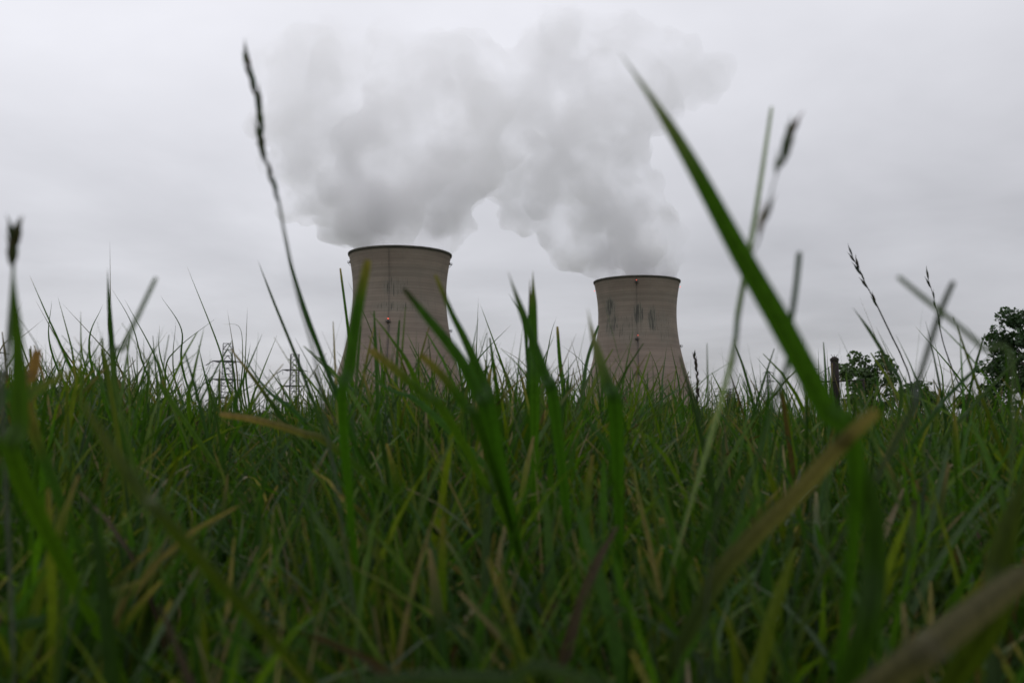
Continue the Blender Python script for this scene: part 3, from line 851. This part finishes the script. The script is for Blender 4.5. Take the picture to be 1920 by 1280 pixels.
# blades of the skyline, traced: tip ... towards root, last width; depth from the width
TR = [[(55, 515), (97, 610), (150, 720), 6], [(97, 562), (95, 653), 4], [(108, 555), (133, 647), (150, 720), 6], [(43, 563), (33, 620), 3], [(115, 567), (200, 660), (260, 740), 3],
      [(82, 598), (40, 632), (0, 657), 3], [(138, 630), (187, 703), (205, 770), 12], [(193, 570), (167, 653), 5], [(206, 450), (207, 553), (208, 640), 2.6], [(207, 537), (247, 607), (275, 700), 3],
      [(233, 560), (290, 667), (310, 740), 4], [(300, 553), (340, 617), (342, 690), 4], [(350, 498), (410, 650), (430, 730), 3.6], [(407, 595), (333, 653), (310, 700), 3], [(383, 612), (363, 703), (355, 770), 10],
      [(299, 607), (302, 673), 4], [(426, 580), (443, 687), (450, 750), 3], [(464, 575), (460, 673), (458, 740), 3], [(417, 607), (450, 615), (455, 680), (453, 740), 2.6], [(493, 623), (453, 720), (440, 780), 8],
      [(520, 627), (487, 710), (470, 770), 5], [(447, 653), (500, 730), (567, 787), 10], [(512, 713), (500, 770), 8], [(573, 653), (633, 713), (660, 740), 4], [(638, 503), (654, 631), (660, 720), 7],
      [(651, 525), (685, 594), (704, 650), (715, 730), 3], [(691, 581), (735, 637), (779, 712), 12], [(674, 695), (732, 731), (810, 775), 16], [(749, 600), (744, 681), (742, 750), 7], [(785, 640), (785, 700), 5], [(710, 612), (716, 681), (718, 750), 7],
      [(897, 556), (893, 665), (890, 730), 3], [(900, 569), (947, 700), (960, 760), 6], [(958, 609), (900, 669), (870, 720), 4], [(572, 653), (638, 712), (710, 775), 8], [(954, 550), (980, 600), (990, 680), (998, 755), 12],
      [(1045, 612), (1050, 680), (1058, 755), 9], [(1040, 627), (1018, 680), (1005, 740), 8], [(1044, 592), (1030, 642), 3], [(1066, 667), (1064, 730), 6], [(1122, 610), (1100, 680), (1090, 760), 8], [(1070, 634), (1090, 717), 2.6],
      [(932, 649), (980, 680), (1010, 730), 2.5], [(1050, 645), (1090, 677), (1120, 730), 2.6], [(1115, 680), (1055, 712), (1020, 740), 2.6], [(908, 640), (940, 717), 3], [(1250, 650), (1242, 712), (1240, 760), 6], [(1257, 645), (1272, 715), (1275, 760), 4],
      [(1181, 665), (1181, 735), 3.5], [(1185, 667), (1210, 715), (1225, 760), 2.6], [(1147, 660), (1182, 732), 3], [(1316, 689), (1337, 730), (1345, 770), 2.6], [(1345, 695), (1330, 740), 2.2], [(1215, 650), (1236, 712), 3],
      [(1715, 610), (1800, 711), (1830, 770), 4.6], [(1534, 650), (1536, 724), (1535, 770), 3], [(1550, 650), (1553, 700), (1556, 760), 3], [(1407, 672), (1423, 747), (1425, 780), 3.6], [(1418, 669), (1442, 698), (1468, 730), (1480, 775), 4],
      [(1439, 689), (1437, 779), 11], [(1380, 700), (1397, 765), 4], [(1640, 685), (1648, 740), (1650, 780), 10], [(1752, 635), (1768, 738), 4], [(1860, 670), (1800, 740), 3], [(1388, 692), (1403, 750), 3], [(1396, 687), (1418, 745), 2.4],
      [(985, 745), (930, 800), (905, 850), 7], [(1075, 730), (1105, 790), (1140, 850), 12], [(1420, 700), (1409, 770), 2.5], [(1500, 700), (1475, 770), 3], [(1470, 690), (1476, 770), 2.5], [(470, 640), (462, 720), 4], [(315, 620), (260, 700), (240, 760), 3],
      [(330, 600), (326, 700), 3], [(150, 590), (160, 690), 3.5], [(65, 560), (110, 640), (150, 700), 3], [(250, 600), (215, 700), 4], [(370, 640), (395, 740), 5], [(1005, 560), (1000, 640), 5], [(1090, 660), (1097, 760), 4], [(1775, 660), (1790, 760), 3],
      [(1685, 690), (1720, 770), 4], [(1850, 700), (1880, 780), 6], [(1905, 650), (1890, 760), 5], [(820, 660), (812, 740), 6], [(855, 640), (868, 740), 5], [(870, 620), (890, 700), 4], [(925, 660), (915, 760), 6], [(760, 620), (800, 700), (830, 760), 5],
      # inside the turf
      [(1055, 832), (960, 900), (800, 1010), (730, 1090), 11], [(895, 990), (893, 1080), (930, 1200), (940, 1300), 14], [(1155, 985), (1190, 1060), (1205, 1130), 16], [(300, 720), (420, 900), (470, 1000), 14], [(870, 855), (885, 900), 9],
      [(520, 810), (520, 900), (560, 960), 12], [(1310, 850), (1420, 990), (1440, 1060), 8], [(1240, 970), (1245, 1060), (1215, 1180), 20], [(1110, 790), (1140, 830), (1145, 880), 11], [(60, 840), (80, 960), (85, 1040), 16],
      [(690, 840), (760, 940), (850, 1050), 14], [(1560, 820), (1545, 930), (1500, 1080), 20], [(1430, 920), (1437, 1060), (1433, 1290), 26], [(1820, 830), (1770, 920), (1740, 1010), 12], [(400, 960), (470, 1080), (480, 1160), 20]]
allp = []
for i, e in enumerate(TR):
    w_ = e[-1]; pts = e[:-1]; d = min(1.5, max(.27, 6.2 / w_ ** .95)) * random.uniform(.88, 1.12)
    if w_ > 9 and len(pts) > 2 and pts[0][1] > 780: d = min(d * 1.15, .55)
    m_ = len(pts) - 1
    col = GREENS[i % 6] if w_ > 3.2 else random.choice(((.055, .08, .04), (.04, .075, .02), (.09, .085, .045)))
    tipc = None if i % 3 else TAN
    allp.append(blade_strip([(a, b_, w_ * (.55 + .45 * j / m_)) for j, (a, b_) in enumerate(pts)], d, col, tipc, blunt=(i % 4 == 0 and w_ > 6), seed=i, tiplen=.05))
# bulk of tan cut ends close to the lens, inside the turf


def cull(p, per_v, per_q):
    """drop the blades that would brush the lens"""
    v, q, c = p; n_ = len(v) // per_v
    vv = v.reshape(n_, per_v, 3)
    bad = ((vv[:, :, 1] > -.03) & (vv[:, :, 1] < .17) & (np.abs(vv[:, :, 0]) < .63 * np.maximum(vv[:, :, 1], 0) + .05) & (vv[:, :, 2] > .02)).any(1)
    g_ = ~bad; idx = np.cumsum(g_) - 1
    qq = q.reshape(n_, per_q, 4)[g_]; old = np.nonzero(g_)[0]
    qq = qq - (old[:, None, None] * per_v) + np.arange(len(old))[:, None, None] * per_v
    return vv[g_].reshape(-1, 3), qq.reshape(-1, 4), c.reshape(n_, per_v, 3)[g_].reshape(-1, 3)


parts[0] = cull(parts[0], 27, 16); parts[1] = cull(parts[1], 10, 4)
for p_ in allp: parts.append(p_)
off = 0; VV = []; QQ = []; CC = []
for v, q, c in parts:
    VV.append(v); QQ.append(q + off); CC.append(c); off += len(v)
me = np_mesh('grass', np.concatenate(VV), np.concatenate(QQ), np.concatenate(CC))
tag(link('grass', me, M_GRASS), 'dense unmown green grass with straw and cut tips', 'grass', kind='stuff')
del VV, QQ, CC, parts, allp


# ------------------------------------------------------------------ single blades and stems that stand out
def hero(label, pix, depth, col, tipcol=None, blunt=False, seed=0, tiplen=.08, group='single grass blades standing out close to the lens', dd=0.0):
    pix = [(a, b_, w_ * .86) for a, b_, w_ in pix]; col = tuple(q_ * .74 for q_ in col)
    v, q, c = blade_strip(pix, depth, col, tipcol, blunt, seed, dd, taper=.07, tiplen=tiplen)
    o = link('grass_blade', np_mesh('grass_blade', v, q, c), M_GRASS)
    return tag(o, label, 'grass blade', group)


hero('huge broad green blade slanting from top centre down to the right, crossing the sky', [(1160, 95, 9), (1232, 200, 22), (1300, 312, 36), (1390, 478, 50), (1470, 618, 58), (1545, 760, 60), (1605, 880, 42)], .165, (.045, .115, .010), (.16, .17, .12), seed=2, tiplen=.12)
hero('broad blunt green blade rising in front of the left edge of the left cooling tower', [(690, 487, 17), (669, 590, 24), (655, 690, 28), (642, 780, 22)], .27, (.04, .11, .010), (.17, .14, .04), True, seed=4, tiplen=.06)
hero('dark tipped green blade arching down across the middle of the left cooling tower', [(757, 541, 9), (797, 590, 16), (857, 665, 24), (895, 735, 32), (920, 800, 36)], .27, (.036, .10, .010), (.03, .03, .02), True, seed=5, tiplen=.04)
hero('green blade with yellow cut tip leaning over the right edge of the left cooling tower', [(816, 515, 8), (847, 587, 12), (872, 637, 17), (905, 715, 24), (925, 790, 26)], .33, (.036, .098, .012), (.15, .13, .05), True, seed=6, tiplen=.06)
hero('green blade with a pale split tip left of the upright pair in the centre', [(952, 508, 5), (972, 565, 14), (1000, 642, 20), (1022, 705, 24), (1040, 765, 26)], .32, (.036, .10, .012), (.10, .11, .07), seed=8)
hero('upright straight green blade in the centre, taller of a close pair', [(999, 506, 5), (1000, 560, 14), (1001, 640, 17), (1003, 760, 20)], .42, (.045, .12, .012), (.12, .12, .05), seed=9)
hero('upright green blade hugging the left side of the taller centre blade', [(993, 522, 4), (994, 580, 8), (996, 640, 10), (998, 750, 12)], .46, (.03, .085, .010), (.12, .09, .04), seed=10)
hero('broad green blade with whitish tip before the left edge of the right cooling tower', [(1101, 575, 5), (1112, 630, 14), (1137, 717, 26), (1155, 790, 32)], .28, (.036, .10, .010), (.2, .19, .13), seed=11, tiplen=.13)
hero('thick upright green blade in front of the left seed head at the left edge', [(24, 480, 5), (27, 560, 16), (33, 650, 24), (38, 790, 36), (40, 900, 38)], .19, (.052, .115, .008), seed=12)
hero('short stubby blade with orange brown cut end near the left edge', [(70, 656, 17), (62, 700, 24), (50, 770, 26)], .26, (.036, .085, .020), (.20, .11, .05), True, seed=13, tiplen=.2)
hero('broad pale green blade bending flat towards the lower left edge', [(152, 688, 14), (100, 713, 22), (40, 748, 26), (-30, 790, 28)], .21, (.05, .11, .040), (.14, .13, .05), seed=14)
hero('straight dark green spear of grass standing at left under a hair thin stalk', [(201, 500, 2.5), (204, 560, 8), (209, 640, 13), (216, 740, 16), (220, 800, 16)], .45, (.026, .075, .012), seed=15)
hero('pale blurred blade slanting up to the right at the left of the picture', [(293, 520, 8), (262, 585, 9), (233, 650, 10), (215, 720, 11)], .22, (.07, .115, .05), blunt=True, seed=16)
hero('long slim green blade bowed down to the right below the left seed stalk', [(529, 428, 3), (547, 503, 7), (575, 590, 9), (612, 690, 11), (650, 790, 12)], .42, (.030, .08, .020), seed=17)
hero('thin grey green blade slanting down right between left seed stalk and pylons', [(483, 487, 2.5), (515, 570, 5), (553, 663, 6.5), (590, 760, 7)], .55, (.045, .085, .040), seed=18)
hero('yellow green blade with ragged end bending across the foot of the left tower', [(694, 655, 14), (735, 687, 18), (794, 740, 20), (850, 800, 20)], .28, (.055, .115, .012), (.17, .13, .05), True, seed=19)
hero('green blade bending left over the right half of the left tower foot', [(788, 664, 14), (825, 700, 19), (872, 760, 22), (905, 820, 22)], .27, (.04, .10, .010), (.15, .12, .04), True, seed=20)
hero('blurred pale stem leaning right, crossing behind the huge blade', [(1447, 200, 7), (1432, 300, 9), (1410, 440, 11), (1385, 580, 13), (1358, 728, 10)], .22, (.06, .10, .05), (.26, .32, .28), tiplen=.75, seed=21, blunt=True)
hero('blurred upright blunt stem just right of the huge blade', [(1499, 472, 13), (1492, 540, 13), (1480, 620, 13), (1462, 730, 11)], .19, (.055, .095, .065), blunt=True, seed=22)
hero('blurred grey stem slanting down right, first arm of the crossed pair at right', [(1683, 518, 10), (1740, 565, 12), (1790, 605, 12), (1842, 652, 12), (1900, 720, 10)], .18, (.085, .12, .10), blunt=True, seed=23)
hero('blurred dark stem slanting down left, second arm of the crossed pair at right', [(1788, 527, 11), (1765, 580, 12), (1742, 650, 12), (1718, 725, 11), (1685, 820, 12)], .19, (.06, .08, .062), blunt=True, seed=24)
hero('small green blade bowing down right above the round shrub', [(1597, 574, 2.5), (1620, 605, 6), (1640, 635, 7), (1665, 680, 8), (1690, 750, 8)], .5, (.05, .09, .045), seed=25)
hero('long green blade rising right across the low shrub by the maple', [(1860, 662, 4), (1815, 705, 8), (1768, 752, 9), (1735, 798, 10)], .42, (.045, .10, .030), seed=26)
hero('long thin light green blade rising right before the maple', [(1925, 655, 4), (1870, 712, 6), (1820, 765, 7), (1780, 810, 8)], .5, (.06, .11, .030), seed=27)
hero('blurred tan and green blade slanting from right centre down into the turf', [(1645, 768, 26), (1575, 835, 34), (1490, 930, 38), (1400, 1020, 40), (1330, 1110, 40)], .15, (.04, .06, .03), (.15, .12, .07), True, seed=28, tiplen=.4, dd=.05)
hero('very near broad tan blade at the lower right corner', [(1930, 1070, 44), (1850, 1130, 58), (1760, 1200, 66), (1670, 1270, 70)], .13, (.07, .07, .03), (.10, .09, .045), True, seed=29, tiplen=.6)
hero('blurred dark olive blade dropping at the right edge', [(1925, 880, 24), (1900, 960, 40), (1870, 1060, 52), (1850, 1180, 58)], .16, (.05, .075, .008), seed=30)
hero('blurred yellow olive blade slanting down right through the lower left turf', [(145, 740, 22), (200, 830, 30), (270, 930, 32), (350, 1020, 30)], .14, (.055, .085, .008), (.085, .10, .012), seed=31)
hero('pale green blurred blade lying low at the lower left', [(280, 1082, 16), (190, 1118, 22), (90, 1160, 24), (-20, 1200, 26)], .24, (.05, .10, .045), (.16, .13, .06), seed=32)
hero('pale green blade lying flat along the bottom edge of the picture', [(600, 1284, 22), (760, 1270, 26), (950, 1272, 28), (1120, 1286, 28)], .13, (.05, .085, .035), seed=33)
hero('dry straw piece lying near the bottom left of the turf', [(150, 1226, 9), (240, 1234, 10), (330, 1240, 9)], .36, (.28, .19, .07), seed=34, blunt=True)
hero('green blade with tan end pointing left across the turf below the pylons', [(412, 776, 10), (480, 787, 14), (567, 812, 15), (640, 850, 16)], .36, (.045, .09, .018), (.20, .14, .06), True, seed=35, tiplen=.25)
hero('broad dark green blade in the right turf beneath the huge blade', [(1560, 800, 26), (1620, 900, 40), (1640, 1050, 46), (1600, 1250, 48)], .17, (.03, .07, .008), seed=36)
hero('long tan stalk lying diagonally through the lower middle of the turf', [(800, 1030, 9), (870, 1075, 12), (930, 1120, 14), (990, 1175, 14)], .33, (.15, .12, .055), seed=37, blunt=True)


def spikelet(mb, p, d, L_, r, col, side):
    t = d.normalized()
    mb.tube([p, p + t * L_ * .25, p + t * L_ * .6, p + t * L_ * .9, p + t * L_ * 1.25 + side * r * .6], [r * .25, r * .9, r, r * .4, r * .04], 6, True, col)


def seed_stalk(label, pix, depth, stem_px, heads, col, hcol, seed, spx=6.0):
    """pix tip..root; heads: list of (t0, t1, count, length px) along the path"""
    rnd = random.Random(seed); s = depth / F
    pts = [P(a, b_, depth) for a, b_ in pix]
    e = pts[-1]
    if e.z > .01:
        t = (pts[-1] - pts[-2]).normalized(); pts += [Vector((e.x + t.x * e.z * .4, e.y + .02, e.z * .4)), Vector((e.x + t.x * e.z * .5, e.y + .025, -.004))]
    root = empty('seeding_grass_stalk', pts[-1]); tag(root, label, 'grass stalk', 'seeding grass stalks')
    sp, _ = catmull(pts, [1] * len(pts), 8); off = pts[-1]; n_ = len(sp)
    m0 = MB(); m0.tube([p - off for p in sp], [stem_px * s * .5 * (.35 + .65 * min(1, i / n_ * 2)) for i in range(n_)], 6, True, col)
    m0.build('stem', M_GRASS, root, True, True)
    k_pix = (len(pix) - 1) * 8
    for (t0, t1, cnt, lp) in heads:
        mb = MB()
        for i in range(cnt):
            f = t0 + (t1 - t0) * i / max(1, cnt - 1); idx = min(n_ - 2, int(f * k_pix)); p = sp[idx] - off
            tg = (sp[idx] - sp[idx + 1]).normalized(); sd_ = tg.cross(FW).normalized() * (1 if i % 2 else -1)
            sd_ = (sd_ + Vector((0, rnd.uniform(-.6, .6), 0))).normalized()
            d = (tg + sd_ * rnd.uniform(.04, .18))
            spikelet(mb, p + sd_ * spx * s * .12, d, lp * s * rnd.uniform(.75, 1.15), spx * s * .5 * rnd.uniform(.7, 1.1), tuple(c_ * rnd.uniform(.7, 1.3) for c_ in hcol), sd_)
        mb.build('seed_head', M_GRASS, root, True, True)


seed_stalk('tall seeding stalk rising highest on the left, its head bent left', [(462, 112), (472, 150), (484, 195), (488, 240), (494, 285), (508, 330), (522, 375), (534, 440), (560, 560), (588, 660), (605, 760)], .245, 5.5,
           [(.0, .12, 5, 30), (.16, .32, 7, 38), (.34, .46, 6, 36), (.50, .62, 4, 30)], (.13, .16, .12), (.09, .115, .065), 1, 9)
seed_stalk('dark plump seed head on a pale stalk at the far left edge', [(26, 446), (26, 480), (24, 520), (18, 600), (10, 700), (4, 760)], .20, 9,
           [(.02, .34, 6, 46)], (.16, .18, .15), (.07, .08, .03), 2, 14)
seed_stalk('blurred brown seed head leaning right beside the huge blade', [(1482, 248), (1468, 290), (1452, 340), (1440, 385), (1422, 450), (1405, 490), (1385, 600), (1375, 700)], .17, 4,
           [(.04, .26, 6, 52), (.50, .56, 2, 52)], (.10, .11, .09), (.14, .13, .09), 3, 11)
seed_stalk('thin stalk with two small dark spikelets standing above the round shrub', [(1596, 476), (1610, 505), (1622, 530), (1636, 556), (1648, 580), (1672, 630), (1692, 672), (1710, 730)], .8, 2.6,
           [(.02, .34, 6, 22), (.5, .56, 2, 22)], (.06, .07, .045), (.05, .06, .035), 4, 4.2)
seed_stalk('hair thin stalk with small head crossing the blurred pair at right', [(1738, 516), (1748, 548), (1757, 585), (1768, 640), (1785, 690), (1810, 760)], .9, 2.2,
           [(.05, .5, 5, 20)], (.05, .06, .04), (.045, .05, .03), 5, 3.4)
seed_stalk('dark braided spike of seeds standing just right of the right cooling tower', [(1302, 666), (1306, 690), (1308, 720), (1308, 750), (1309, 780)], 1.0, 2.4,
           [(.05, .8, 14, 12)], (.045, .05, .03), (.05, .045, .030), 6, 4.6)
